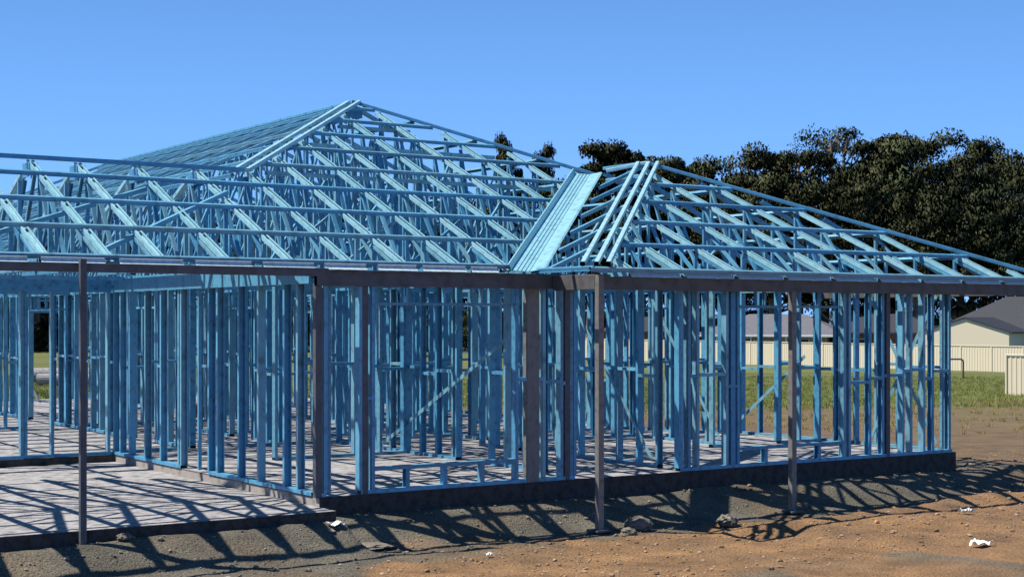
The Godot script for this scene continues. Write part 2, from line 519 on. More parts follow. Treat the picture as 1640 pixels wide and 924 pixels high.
func build_house() -> void:
	house = base("steel_house_frame", O)
	tag(house, "large light blue steel house frame with open roof trusses on a concrete slab", "house frame")
	# slabs
	var sl := func(called: String, pts: Array, y0: float, y1: float) -> void:
		var st := begin(); var se := begin()
		var poly := PackedVector2Array()
		for p in pts: poly.append(Vector2(p[0], p[1]))
		var ids := Geometry2D.triangulate_polygon(poly)
		for k in range(0, ids.size(), 3):
			var t: Array = []
			for j in 3: t.append(W(poly[ids[k + j]].x, poly[ids[k + j]].y, y1) - O)
			if (t[2] - t[0]).cross(t[1] - t[0]).y < 0: t.reverse()
			tri(st, t[0], t[1], t[2])
		var n := pts.size()
		for i in n:
			var p := poly[i]; var q := poly[(i + 1) % n]
			var m := ((p + q) / 2 - Vector2(12, 22))
			var e := (q - p).orthogonal().normalized()
			if e.dot(m) < 0: e = -e
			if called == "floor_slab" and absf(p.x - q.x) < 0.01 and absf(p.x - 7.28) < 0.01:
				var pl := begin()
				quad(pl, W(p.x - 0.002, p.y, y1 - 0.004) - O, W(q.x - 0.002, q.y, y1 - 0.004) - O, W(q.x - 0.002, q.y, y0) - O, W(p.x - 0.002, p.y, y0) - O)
				put(house, "sunlit_plinth", pl.commit(), M.sunlit_plinth)
			else:
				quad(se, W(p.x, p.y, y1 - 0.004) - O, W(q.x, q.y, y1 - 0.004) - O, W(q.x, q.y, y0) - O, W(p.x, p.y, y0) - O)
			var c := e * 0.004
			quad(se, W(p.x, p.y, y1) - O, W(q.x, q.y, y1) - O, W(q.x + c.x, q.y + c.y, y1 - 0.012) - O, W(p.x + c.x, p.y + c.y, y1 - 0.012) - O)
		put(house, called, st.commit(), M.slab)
		put(house, called + "_edge", se.commit(), M.shaded_slab_edge)
	sl.call("floor_slab", [[7.28, 14.44], [17.26, 14.44], [17.26, 19.3], [16.5, 19.3], [16.5, 36.15], [-3.0, 36.15], [-3.0, 20.68], [7.28, 20.68]], -0.7, 0.0)
	sl.call("patio_slab", [[-3.0, 14.05], [7.275, 14.05], [7.275, 20.675], [-3.0, 20.675]], -0.7, -0.1)
	# front wall, with its windows and its doorways
	var F := 14.5
	var fs := []
	for u in [7.36, 7.42, 7.93, 9.79, 10.17, 10.42, 10.56, 12.24, 12.36, 12.5, 12.98, 15.07, 15.16, 15.55, 15.8, 16.2, 16.36, 16.62, 16.8, 17.15, 8.36, 8.84, 9.33, 13.65, 14.13, 14.6]: fs.append(u - 7.31)
	wall(7.31, F, 17.2, F, 0.6, [[0.06, 0.47, 0.0, 0.0], [0.62, 2.48, 0.26, 2.03], [3.30, 4.90, 0.0, 0.0], [5.86, 7.75, 0.23, 2.03]], fs, 1.1)
	for q in [[7.28, "post"], [7.83, "post"], [10.01, "column"], [10.5, "post"], [13.08, "post"], [15.9, "post"]]:
		mem(house, "wall_post", q[1], W(q[0], 14.49, 0.0), W(q[0], 14.49, 2.24), Vector3(0, 0, 1), M.post if q[0] == 10.01 else M.greybrown if q[0] < 11 or q[0] > 15 else M.blue[1])
	mem(house, "eave_beam", "beam", W(7.24, 14.45, 2.3), W(10.3, 14.45, 2.3), Vector3.UP, M.greybrown)
	mem(house, "eave_beam", "beam", W(10.3, 14.45, 2.3), W(17.24, 14.45, 2.3), Vector3.UP, M.greybrown)
	# side wall along the patio, with the deep blue lintel over it
	var vs := []
	for v in [20.7, 20.45, 20.09, 19.5, 18.94, 18.33, 17.74, 17.11, 16.49, 15.95, 15.28, 14.95]: vs.append(20.75 - v)
	wall(7.31, 20.75, 7.31, 14.6, 0.6, [[2.5, 3.38, 0.0, 0.0]], vs, -1.0)
	put(house, "lintel", box_mesh(0.03, 0.2, 6.0, 0.003), M.blue[0], Transform3D(Basis.IDENTITY, W(7.25, 17.6, 2.24) - O))
	# back of the patio
	wall(-3.0, 20.75, 7.25, 20.75, 0.6, [[0.5, 4.0, 0.0, 0.0], [4.5, 8.5, 0.0, 0.0]], [0.04, 0.5, 4.02, 4.48, 8.52, 9.01, 9.06, 9.42, 10.2], -1.0)
	put(house, "lintel", box_mesh(10.2, 0.2, 0.03, 0.003), M.blue[1], Transform3D(Basis.IDENTITY, W(2.12, 20.69, 2.24) - O))
	# outer walls to the right and at the back
	wall(17.2, 14.6, 17.2, 19.2, 0.45, [], [], 1.15, [[0.1, 0.1, 1.35, 2.2], [1.35, 0.1, 0.1, 2.2], [4.3, 0.15, 2.7, 1.3]])
	wall(17.15, 19.25, 13.0, 19.25, 0.4, [[0.7, 1.7, 0.0, 2.05]], [], 1.15)
	wall(16.4, 19.3, 16.4, 36.0, 0.45, [[2.0, 4.0, 0.8, 2.03], [8.0, 9.6, 0.9, 2.03], [12.0, 14.0, 0.0, 2.05]], [], 1.15)
	wall(6.0, 36.0, 16.4, 36.0, 0.45, [[1.0, 2.4, 0.9, 2.03], [4.4, 5.4, 0.0, 2.05], [7.0, 8.8, 0.8, 2.03]], [], 1.15)
	# partitions
	wall(10.78, 15.3, 10.78, 20.75, 0.45, [[1.2, 2.0, 0.0, 2.05]], [], 1.2, [[4.0, 0.08, 0.5, 1.75]])
	wall(14.9, 16.95, 17.1, 16.95, 0.45, [[0.5, 1.35, 0.0, 2.05]], [], 1.15)
	wall(15.3, 17.05, 15.3, 19.15, 0.45, [], [], 1.15, [[0.1, 0.1, 1.7, 2.2]])
	wall(8.7, 18.6, 10.7, 18.6, 0.4, [], [], 1.2)
	wall(11.2, 22.0, 12.9, 22.0, 0.4, [], [], 1.1)
	wall(13.1, 25.0, 16.3, 25.0, 0.42, [[1.2, 2.0, 0.0, 2.05]], [], 1.1)
	wall(7.4, 20.85, 13.0, 20.85, 0.45, [[1.0, 1.9, 0.0, 2.05]], [], 1.2)
	wall(12.95, 19.9, 12.95, 26.4, 0.45, [[3.0, 3.85, 0.0, 2.05]], [], 1.1)
	wall(12.3, 14.95, 12.3, 19.1, 0.45, [[2.2, 3.1, 0.0, 2.05]], [], 1.2, [[0.1, 0.1, 1.9, 2.2]])
	wall(13.1, 20.7, 16.3, 20.7, 0.45, [], [], 1.2)
	wall(9.96, 21.0, 9.96, 26.4, 0.45, [[1.0, 1.85, 0.0, 2.05]], [], 1.1)
	wall(10.05, 23.4, 16.3, 23.4, 0.42, [[1.0, 1.85, 0.0, 2.05], [4.0, 4.9, 0.0, 2.05]], [], 1.2)
	wall(6.6, 26.5, 16.3, 26.5, 0.42, [[1.05, 1.85, 0.0, 2.05], [4.5, 5.35, 0.0, 2.05]], [], 1.2)
	wall(8.55, 21.0, 8.55, 31.0, 0.45, [[1.4, 2.4, 0.0, 2.05], [6.6, 7.9, 0.0, 2.05]], [], 1.2)
	wall(11.9, 26.6, 11.9, 35.9, 0.45, [[1.2, 2.0, 0.0, 2.05], [7.4, 8.6, 0.0, 2.05]], [], 1.2)
	wall(7.6, 31.0, 16.3, 31.0, 0.42, [[1.45, 2.3, 0.0, 2.05], [6.0, 6.9, 0.0, 2.05]], [], 1.2)
	wall(14.4, 26.6, 14.4, 35.9, 0.45, [[2.0, 2.9, 0.0, 2.05]], [], 1.2)
	# patio beam and post, porch beam and posts
	mem(house, "patio_beam", "beam", W(-3.0, 14.1, 2.345), W(7.2, 14.1, 2.345), Vector3.UP, M.brown).scale.z = 0.5
	mem(house, "verandah_post", "slim_post", W(4.62, 14.0, -0.42), W(4.62, 14.0, 2.42), Vector3(0, 0, 1), M.greybrown)
	put(house, "post_foot", box_mesh(0.13, 0.06, 0.13), M.galv, Transform3D(Basis.IDENTITY, W(4.62, 14.0, -0.36) - O))
	mem(house, "porch_beam", "beam", W(10.25, 13.55, 2.28), W(17.66, 13.55, 2.28), Vector3.UP, M.brown)
	mem(house, "porch_beam", "beam", W(10.28, 13.6, 2.28), W(10.28, 14.4, 2.28), Vector3.UP, M.brown)
	mem(house, "porch_beam", "beam", W(17.6, 13.6, 2.28), W(17.6, 17.4, 2.28), Vector3.UP, M.brown)
	for u in [10.28, 13.22, 17.68]:
		put(house, "post_foot", box_mesh(0.2, 0.03, 0.2), M.greybrown, Transform3D(Basis.IDENTITY, W(u, 13.55, ground_height(u, 13.55) + 0.015) - O))
		mem(house, "porch_post", "post", W(u, 13.55, -0.7), W(u, 13.55, 2.36 if u < 11 else 2.2), Vector3(0, 0, 1), M.post)
	build_roof()

func build_roof() -> void:
	var nf := Vector3(0, 1, T).normalized()                 # front slope
	var nl := Vector3(-T, 1, 0).normalized()
	var nr := Vector3(T, 1, 0).normalized()
	var nb := Vector3(0, 1, -T).normalized()
	var nwf := Vector3(0, 1, TW).normalized()
	var nwr := Vector3(TW, 1, 0).normalized()
	var into := Vector3(0, 0, -1)
	var ul := UA - DD; var ur := UA + DD
	var v_back := 31.0 + DD
	var yr := 3.667
	# trusses across the left wing and jack trusses under the front hip
	for u in [-1.9, -1.2, -0.5, 0.2, 0.9, 1.6, 2.3, 3.0, 3.7, 4.4, 5.02, 5.55, 6.24, 6.95, 7.64, 8.3, 8.99, 9.61, 10.3, 11.0, 11.7, 12.4, 13.1, 13.8, 14.5]:
		var v0: float = VE + 0.02
		var line := [Vector2(v0, HE + 0.02 * T)]
		if u > UL - 0.1:
			v0 = VE + (u - UL) * 0.96 - 0.13
			line = [Vector2(v0, HE + (v0 - VE) * T)]
		var end := 0.0
		if u < 7.56:
			var low: float = maxf(HE, HE + (u - ul) * T)
			line.append(Vector2(17.0, yr))
			end = 17.0 + (yr - low) / T
			line.append(Vector2(end, low))
		else:
			end = VE + minf(u - ul, ur - u)
			if end < v0 + 0.3: continue
			line.append(Vector2(end, HE + (end - VE) * T))
		truss(Vector3(u, 0, 0), into, line, 2.42, 0.56, maxf(v0 + 0.12, VE), end)
	# flat-topped trusses under the front hip
	for v in [16.2, 17.4, 18.6, 19.5]:
		var y: float = HE + (v - VE) * T - 0.1
		var d: float = v - VE
		truss(Vector3(0, 0, -v - 0.05), Vector3(1, 0, 0), [Vector2(ul + d + 0.1, y), Vector2(ur - d - 0.1 if v > 17.9 else UL + d, y)], 2.40, 0.9, maxf(7.4, ul + d), minf(ur - d, 15.0))
	# main trusses under the long ridge
	var v := 20.2
	while v < 31.1:
		truss(Vector3(0, 0, -v), Vector3(1, 0, 0), [Vector2(ul, HE), Vector2(UA, HE + DD * T), Vector2(ur, HE)], 2.42, 0.8, ul + 0.1, ur - 0.1)
		v += 0.75
	for u in [7.0, 8.2, 9.4, 10.74, 12.0, 13.2, 14.4]:       # back hip
		var d: float = minf(u - ul, ur - u)
		truss(Vector3(u, 0, 0), into, [Vector2(v_back - d, HE + d * T), Vector2(v_back, HE)], 2.42, 1.2, v_back - d, v_back - 0.1)
	# porch wing: jack trusses on its front slope, rafters on its sides
	for u in [10.45, 11.2, 12.0, 12.78, 13.56, 14.37, 15.16, 15.93, 16.7, 17.2]:
		var d: float = minf(u - UL, UR - u)
		truss(Vector3(u, 0, 0), into, [Vector2(VW + 0.02, HW + 0.02 * TW), Vector2(VW + d, HW + d * TW)], 2.36, 0.65, VW + 0.1, VW + d)
	var k := 0
	while k < 9:
		v = 13.45 + k * 0.6
		var d: float = v - VW
		if d < DW + 0.15:
			var h0: float = maxf(0.0, v - VE + 0.35)
			var du: float = minf(d, DW)
			mem(house, "jack_rafter", "rail", W(UL + h0, v, HW + h0 * TW - 0.045), W(UL + du, v, HW + du * TW - 0.045), Vector3.UP, steel(k + 900))
			mem(house, "jack_rafter", "chord", W(UR, v, HW - 0.08), W(UR - du, v, HW + du * TW - 0.08), Vector3(0, 0, 1), steel(k + 940))
		k += 1
	for q in [17.4, 17.95]:
		mem(house, "jack_rafter", "chord", W(UR, q, HW - 0.08), W(UR - DW, q, HW + DW * TW - 0.08), Vector3(0, 0, 1), M.blue[1])
	# hips, ridges, valley
	var apex := W(UA, VE + DD, HE + DD * T)
	var perp := Vector3(1, 0, 1).normalized()
	for q in [-0.085, 0.085]:
		mem(house, "hip_rafter", "rail", apex + perp * q, W(7.5, 16.94, yr - 0.03) + perp * q, Vector3.UP, M.pale)
	mem(house, "hip_rafter", "rail", apex, W(UA + 2.55, VE + DD - 2.55, HE + (DD - 2.55) * T), Vector3.UP, M.blue[1])
	mem(house, "ridge", "rail", apex, W(UA, 31.0, HE + DD * T), Vector3.UP, M.blue[0])
	for s in [-1, 1]:
		mem(house, "hip_rafter", "rail", W(UA, 31.0, HE + DD * T), W(UA + s * DD, v_back, HE), Vector3.UP, M.blue[0])
	mem(house, "ridge", "rail", W(-2.0, 16.98, yr - 0.015), W(7.6, 16.98, yr - 0.015), Vector3.UP, M.blue[1])
	var wa := W(UL + DW, VW + DW, HW + DW * TW)
	for q in [-0.13, 0.02, 0.15]:
		mem(house, "hip_rafter", "rail", W(UL + 0.1, VW + 0.1, HW + 0.1 * TW) + perp * q, wa + perp * q, Vector3.UP, M.pale)
	mem(house, "hip_rafter", "rail", W(UR + 0.05, VW - 0.05, HW - 0.02), wa, Vector3.UP, M.blue[0])
	mem(house, "ridge", "rail", wa, wa + into * 1.0, Vector3.UP, M.blue[0])
	# valley tray: a ribbed sheet in the valley between main roof and porch wing
	var va := W(UL - 0.10, VE - 0.16, HE - 0.09)
	var vb := W(UL + 3.28, VE + 3.22, HE + 3.25 * 0.44 + 0.02)
	var sec := [[-0.29, 0.10], [-0.27, 0.10], [-0.24, 0.03], [-0.16, 0.022], [-0.15, 0.034], [-0.14, 0.022], [-0.10, 0.018], [-0.09, 0.03], [-0.08, 0.018], [-0.04, 0.012], [-0.03, 0.024], [-0.02, 0.012], [0.02, 0.01], [0.03, 0.02], [0.04, 0.012], [0.20, 0.035], [0.24, 0.04], [0.27, 0.03]]
	var prof := PackedVector2Array()
	for p in sec: prof.append(Vector2(p[0] * 0.76, p[1]))
	sec.reverse()
	for p in sec: prof.append(Vector2(p[0] * 0.76, p[1] - 0.004))
	profiles.tray = extruded(prof)
	mem(house, "valley_gutter", "tray", va, vb, Vector3.UP, M.chord[1])
	mem(house, "ridge", "rail", vb + Vector3(0.22, 0.06, 0.14), wa, Vector3.UP, M.pale)
	mem(house, "ridge", "rail", vb + Vector3(0.22, -0.08, 0.14), wa + Vector3(-0.15, -0.2, 0.1), Vector3.UP, M.blue[2])
	# battens: front slope
	for h in [2.49, 2.82, 3.14, 3.47, 3.80, 4.11, 4.41, 4.71, 4.99]:
		var d: float = (h - HE) / T
		var vv: float = VE + d
		var a: float = -2.0 if h < 3.6 else ul + d
		var b: float = minf(UL + d - 0.24, ur - d)
		batten(W(a, vv, h), W(b, vv, h), nf)
	# left slope, right slope
	for h in [2.6, 2.95, 3.3, 3.62, 3.9, 4.2, 4.5, 4.8, 5.03]:
		var d: float = (h - HE) / T
		var v0: float = VE + d if h > yr else 17.0 + (7.56 - ul - d)
		batten(W(ul + d, v0, h), W(ul + d, v_back - d, h), nl)
		batten(W(ur - d, maxf(VE + d, 18.2), h), W(ur - d, v_back - d, h), nr)
	for h in [2.6, 2.95, 3.3]:
		batten(W(-2.0, 19.65 - (h - HE) / T, h), W(ul + (h - HE) / T, 19.65 - (h - HE) / T, h), nb)
		batten(W(ul + (h - HE) / T, v_back - (h - HE) / T, h), W(ur - (h - HE) / T, v_back - (h - HE) / T, h), nb)
	# porch wing front and right slopes
	for h in [2.43, 2.75, 3.08, 3.41, 3.72]:
		var d: float = (h - HW) / TW
		batten(W(UL + d + (0.22 if d > 0.1 else -0.06), VW + d - (0.0 if d > 0.1 else 0.03), h), W(UR - d, VW + d - (0.0 if d > 0.1 else 0.03), h), nwf)
		batten(W(UR - d, VW + d, h), W(UR - d, 18.1, h), nwr)
	batten(W(UL, VW, HW + 0.02), W(UL, VE - 0.1, HW + 0.02), Vector3(-TW, 1, 0).normalized())
	# strips added under the lowest batten, tilted to the sun, as broken white highlights
	var x := -2.0
	var i := 0
	while x < 9.2:
		i += 1
		var n := 0.45 + 0.2 * hashed(i)
		mem(house, "eave_highlight", "tilt", W(x, VE - 0.01, HE - 0.075), W(minf(x + n, 9.45), VE - 0.01, HE - 0.075), Vector3(0, 0.8, 0.6), M.galv)
		x += n + 0.05 + 0.1 * hashed(i + 50)
	x = UL + 0.5
	while x < UR - 0.3:
		i += 1
		mem(house, "eave_highlight", "tilt", W(x, VW - 0.01, HW - 0.075), W(minf(x + 0.7, UR - 0.1), VW - 0.01, HW - 0.075), Vector3(0, 0.8, 0.6), M.galv)
		x += 0.78
	# strap braces in the left wing
	mem(house, "roof_brace", "rail", W(3.7, 15.2, 2.55), W(6.6, 17.0, 3.45), Vector3.UP, M.blue[2])
	mem(house, "roof_brace", "rail", W(5.0, 14.8, 2.5), W(7.0, 16.2, 3.3), Vector3.UP, M.blue[2])

# ---------------------------------------------------------------- fence, neighbours, small things
func ribbed(w: float, h: float, step: float, depth: float) -> ArrayMesh:
	var prof := PackedVector2Array()
	var n := int(round(w / step))
	for i in n:
		var x := i * w / n
		var s := w / n
		prof.append(Vector2(x, 0)); prof.append(Vector2(x + s * 0.55, 0)); prof.append(Vector2(x + s * 0.65, depth)); prof.append(Vector2(x + s * 0.9, depth))
	prof.append(Vector2(w, 0))
	var st := begin()
	for i in prof.size() - 1:
		var p := prof[i]; var q := prof[i + 1]
		quad(st, Vector3(p.x, 0, p.y), Vector3(q.x, 0, q.y), Vector3(q.x, h, q.y), Vector3(p.x, h, p.y))
		quad(st, Vector3(q.x, 0, q.y - 0.004), Vector3(p.x, 0, p.y - 0.004), Vector3(p.x, h, p.y - 0.004), Vector3(q.x, h, q.y - 0.004))
	return st.commit()

func at_view(s: float, t: float, y: float) -> Vector3:      # s metres ahead of the street corner where one stands, t to the right
	return Vector3(s * FWD.x + t * FWD.y, y, -(s * FWD.y - t * FWD.x))

func fence(called: String, a: Vector3, b: Vector3, h: float, label: String) -> void:
	var d := b - a
	var l := Vector2(d.x, d.z).length()
	var f := base(called, a, atan2(-d.z, d.x))
	tag(f, label, "fence")
	var n := int(round(l / 2.4))
	var w := l / n
	var panel := ribbed(w - 0.07, h - 0.07, 0.2, 0.018)
	var post := box_mesh(0.07, h, 0.06)
	var cap := box_mesh(w - 0.005, 0.06, 0.06)
	for i in n + 1:
		var y := d.y * i / n
		put(f, "fence_post", post, M.cream, Transform3D(Basis.IDENTITY, Vector3(i * w, y, 0)))
		if i < n:
			var p := put(f, "fence_panel", panel, M.cream, Transform3D(Basis.IDENTITY, Vector3(i * w + 0.035, y + 0.01, -0.015)))
			put(p, "capping", cap, M.cream, Transform3D(Basis.IDENTITY, Vector3(w / 2 - 0.035, h - 0.06, 0.015)))

# a plain hipped or gabled house; x along its front
func wall_box(parent: Node, called: String, w: float, h: float, d: float, m: Material, at := Vector3.ZERO) -> MeshInstance3D:
	return put(parent, called, box_mesh(w, h, d, 0.01), m, Transform3D(Basis.IDENTITY, at))

func hip_roof(w: float, d: float, h: float, ridge: float, over: float) -> ArrayMesh:
	var st := begin()
	var x := w / 2 + over; var z := d / 2 + over
	var r := ridge / 2
	var e := 0.14
	quad(st, Vector3(-x, 0, z), Vector3(x, 0, z), Vector3(r, h, 0), Vector3(-r, h, 0))
	quad(st, Vector3(x, 0, -z), Vector3(-x, 0, -z), Vector3(-r, h, 0), Vector3(r, h, 0))
	tri(st, Vector3(x, 0, z), Vector3(x, 0, -z), Vector3(r, h, 0))
	tri(st, Vector3(-x, 0, -z), Vector3(-x, 0, z), Vector3(-r, h, 0))
	quad(st, Vector3(-x, -e, z), Vector3(x, -e, z), Vector3(x, 0, z), Vector3(-x, 0, z))
	quad(st, Vector3(x, -e, -z), Vector3(-x, -e, -z), Vector3(-x, 0, -z), Vector3(x, 0, -z))
	quad(st, Vector3(x, -e, z), Vector3(x, -e, -z), Vector3(x, 0, -z), Vector3(x, 0, z))
	quad(st, Vector3(-x, -e, -z), Vector3(-x, -e, z), Vector3(-x, 0, z), Vector3(-x, 0, -z))
	quad(st, Vector3(-x, -e, -z), Vector3(x, -e, -z), Vector3(x, -e, z), Vector3(-x, -e, z))
	return st.commit()

func window_on(parent: Node, at: Vector3, w: float, h: float) -> void:
	var f := put(parent, "window", box_mesh(w, h, 0.06), M.white, Transform3D(Basis.IDENTITY, at))
	put(f, "pane", box_mesh(w - 0.12, h - 0.12, 0.03), M.glass, Transform3D(Basis.IDENTITY, Vector3(0, 0.06, 0.03)))

func build_far() -> void:
	var yf := -1.47
	fence("cream_fence", at_view(134, 5.0, yf), at_view(97, 34.5, yf - 0.12), 1.78, "long cream steel fence of ribbed panels across the far grass")
	fence("return_fence", at_view(57, 18.4, -1.02), at_view(50, 25.0, -0.95), 1.62, "short near run of cream ribbed fence at the right edge, this side of the grass")
	var turn := -0.592
	# dark-roofed house with a cream gable at the right
	var h := base("neighbour_house", at_view(118, 34.9, -1.65), turn - 0.7)
	tag(h, "cream house under a dark slate-grey hipped roof behind the right end of the fence", "house")
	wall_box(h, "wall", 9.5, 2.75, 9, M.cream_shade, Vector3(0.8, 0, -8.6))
	put(h, "roof", hip_roof(9.5, 9, 2.7, 2.0, 0.5), M.roof_dark, Transform3D(Basis.IDENTITY, Vector3(0.8, 2.75, -8.6)))
	var g := begin()       # garage wing with a gable towards the site
	var gw := 3.5
	var z0 := 0.0; var z1 := -6.0
	for z in [z0, z1]:
		var p := [Vector3(-gw, 0, z), Vector3(gw, 0, z), Vector3(gw, 2.62, z), Vector3(0, 3.65, z), Vector3(-gw, 2.62, z)]
		for i in [1, 2, 3]: tri(g, p[0], p[i], p[i + 1])
	quad(g, Vector3(-gw, 0, z1), Vector3(-gw, 0, z0), Vector3(-gw, 2.62, z0), Vector3(-gw, 2.62, z1))
	quad(g, Vector3(gw, 0, z0), Vector3(gw, 0, z1), Vector3(gw, 2.62, z1), Vector3(gw, 2.62, z0))
	put(h, "gable_wall", g.commit(), M.cream)
	var gr := begin()
	for s in [-1.0, 1.0]:
		var a := Vector3(0, 3.77, z0 + 0.12); var b := Vector3(0, 3.77, z1)
		var c := Vector3(s * (gw + 0.3), 2.64, z1); var d := Vector3(s * (gw + 0.3), 2.64, z0 + 0.12)
		quad(gr, a, b, c, d)
		quad(gr, a - Vector3.UP * 0.1, d - Vector3.UP * 0.1, c - Vector3.UP * 0.1, b - Vector3.UP * 0.1)
		quad(gr, a, d, d - Vector3.UP * 0.1, a - Vector3.UP * 0.1)
		quad(gr, d, c, c - Vector3.UP * 0.1, d - Vector3.UP * 0.1)
	put(h, "gable_roof", gr.commit(), M.roof_dark)
	window_on(h, Vector3(4.6, 0.9, -4.08), 1.4, 1.2)
	# grey-roofed house in the middle
	h = base("neighbour_house", at_view(126, 21.5, -1.6), turn - 0.3)
	tag(h, "low house with a pale grey roof and a shaded verandah behind the fence", "house")
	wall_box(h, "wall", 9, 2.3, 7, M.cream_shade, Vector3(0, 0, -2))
	put(h, "roof", hip_roof(9, 7, 1.7, 4.5, 1.6), M.roof_grey, Transform3D(Basis.IDENTITY, Vector3(0, 2.3, -2)))
	put(h, "gutter", box_mesh(12.2, 0.16, 0.1), M.white, Transform3D(Basis.IDENTITY, Vector3(0, 2.15, 3.16)))
	for x in [-4.2, -1.4, 1.4, 4.2]: put(h, "verandah_post", box_mesh(0.1, 2.15, 0.1), M.white, Transform3D(Basis.IDENTITY, Vector3(x, 0, 2.9)))
	window_on(h, Vector3(-2.2, 0.8, 1.5), 1.8, 1.2)
	window_on(h, Vector3(2.2, 0.8, 1.5), 1.8, 1.2)
	# brick houses
	h = base("brick_house", at_view(126, 31.0, -1.6), turn - 0.4)
	tag(h, "red brick house under a low dark roof between the grey-roofed house and the cream house", "house")
	wall_box(h, "wall", 8, 2.5, 6, M.brick)
	put(h, "roof", hip_roof(8, 6, 1.5, 3.0, 0.5), M.roof_dark, Transform3D(Basis.IDENTITY, Vector3(0, 2.5, 0)))
	window_on(h, Vector3(-2.0, 0.8, 3.0), 1.6, 1.2)
	h = base("brick_house", at_view(140, 12.5, -1.6), turn - 0.3)
	tag(h, "red brick house with a dark roof behind the left end of the cream fence", "house")
	wall_box(h, "wall", 7, 2.5, 6, M.brick)
	put(h, "roof", hip_roof(7, 6, 1.3, 3.0, 0.5), M.roof_dark, Transform3D(Basis.IDENTITY, Vector3(0, 2.5, 0)))
	window_on(h, Vector3(1.5, 0.8, 3.0), 1.6, 1.2)
	# bent pipe rail by the fence
	var pr := base("pipe_rail", at_view(88, 24.7, ground_height(at_view(88, 24.7, 0).x, -at_view(88, 24.7, 0).z)), turn)
	tag(pr, "dark bent pipe hoop standing in the grass before the fence", "rail")
	var st := begin()
	var path := [Vector3(0, -0.1, 0), Vector3(0, 0.95, 0), Vector3(0.04, 1.05, 0), Vector3(0.14, 1.1, 0), Vector3(1.1, 1.1, 0), Vector3(1.2, 1.05, 0), Vector3(1.24, 0.95, 0), Vector3(1.24, -0.1, 0)]
	tube(st, path, 0.05)
	put(pr, "hoop", st.commit(), M.pipe)
	# things lying on the grass behind the house, seen through the doorways
	for q in [[70, -21.9, 3.2, 0.32], [62, -19.2, 2.6, 0.25]]:
		var p := at_view(q[0], q[1], 0)
		p.y = ground_height(p.x, -p.z)
		var k := base("concrete_pipe", p, turn + 0.06)
		tag(k, "pale concrete pipe lying on the grass far behind the house, %s" % ("the longer and farther one" if q[0] == 70 else "the shorter and nearer one"), "pipe", "pipes on the grass")
		var sp := begin()
		lathe_pipe(sp, q[2], q[3])
		put(k, "pipe_body", sp.commit(), M.slab)

func tube(st: SurfaceTool, path: Array, r: float, sides := 8) -> void:
	var rings := []
	for i in path.size():
		var d: Vector3 = (path[mini(i + 1, path.size() - 1)] - path[maxi(i - 1, 0)]).normalized()
		var s := d.cross(Vector3(0.13, 0.2, 1)).normalized()
		var t := s.cross(d)
		var ring := []
		for k in sides:
			var a := TAU * k / sides
			ring.append(path[i] + (s * cos(a) + t * sin(a)) * r)
		rings.append(ring)
	for i in path.size() - 1:
		for k in sides:
			var j := (k + 1) % sides
			quad(st, rings[i][k], rings[i][j], rings[i + 1][j], rings[i + 1][k])

func lathe_pipe(st: SurfaceTool, l: float, r: float) -> void:
	for i in 16:
		var a := TAU * i / 16; var b := TAU * (i + 1) / 16
		var pa := Vector3(0, r + cos(a) * r, sin(a) * r); var pb := Vector3(0, r + cos(b) * r, sin(b) * r)
		var qa := Vector3(0, r + cos(a) * r * 0.82, sin(a) * r * 0.82); var qb := Vector3(0, r + cos(b) * r * 0.82, sin(b) * r * 0.82)
		var L := Vector3(l, 0, 0)
		quad(st, pa, pb, pb + L, pa + L)
		quad(st, qb, qa, qa + L, qb + L)
		quad(st, qa, qb, pb, pa)
		quad(st, pa + L, pb + L, qb + L, qa + L)

func lump(seed_: int, sx: float, sy: float, sz: float, rough: float) -> ArrayMesh:     # an uneven closed body, flat below
	var n := FastNoiseLite.new()
	n.seed = seed_
	n.frequency = 1.3
	var st := SurfaceTool.new()
	st.begin(Mesh.PRIMITIVE_TRIANGLES)
	var R := 10; var S := 16
	var P := func(i: int, j: int) -> Vector3:
		var th := PI * i / R; var ph := TAU * (j % S) / S
		var d := Vector3(sin(th) * cos(ph), cos(th), sin(th) * sin(ph))
		var k := 1.0 + n.get_noise_3dv(d * 1.6) * rough
		return Vector3(d.x * sx * k, maxf(d.y * sy * k + sy * 0.55, 0), d.z * sz * k)
	for i in R:
		for j in S:
			quad(st, P.call(i, j), P.call(i, j + 1), P.call(i + 1, j + 1), P.call(i + 1, j))
	return st.commit()

func crumpled(seed_: int, w: float, d: float, h: float) -> ArrayMesh:      # a crumpled sheet with both its faces
	var n := FastNoiseLite.new()
	n.seed = seed_
	n.frequency = 3.0 / w * 0.6
	var st := begin()
	var N := 9
	var P := func(i: int, j: int) -> Vector3:
		var x := (float(i) / N - 0.5) * w; var z := (float(j) / N - 0.5) * d
		var e := 1.0 + 0.3 * n.get_noise_2d(x * 2 + 9, z * 2)
		return Vector3(x * e, 0.012 + h * (0.5 + 0.9 * n.get_noise_2d(x, z)), z * e)
	for i in N:
		for j in N:
			tri(st, P.call(i, j), P.call(i, j + 1), P.call(i + 1, j))
			tri(st, P.call(i + 1, j), P.call(i, j + 1), P.call(i + 1, j + 1))
			var dn := Vector3(0, -0.004, 0)
			tri(st, P.call(i, j) + dn, P.call(i + 1, j) + dn, P.call(i, j + 1) + dn)
	return st.commit()

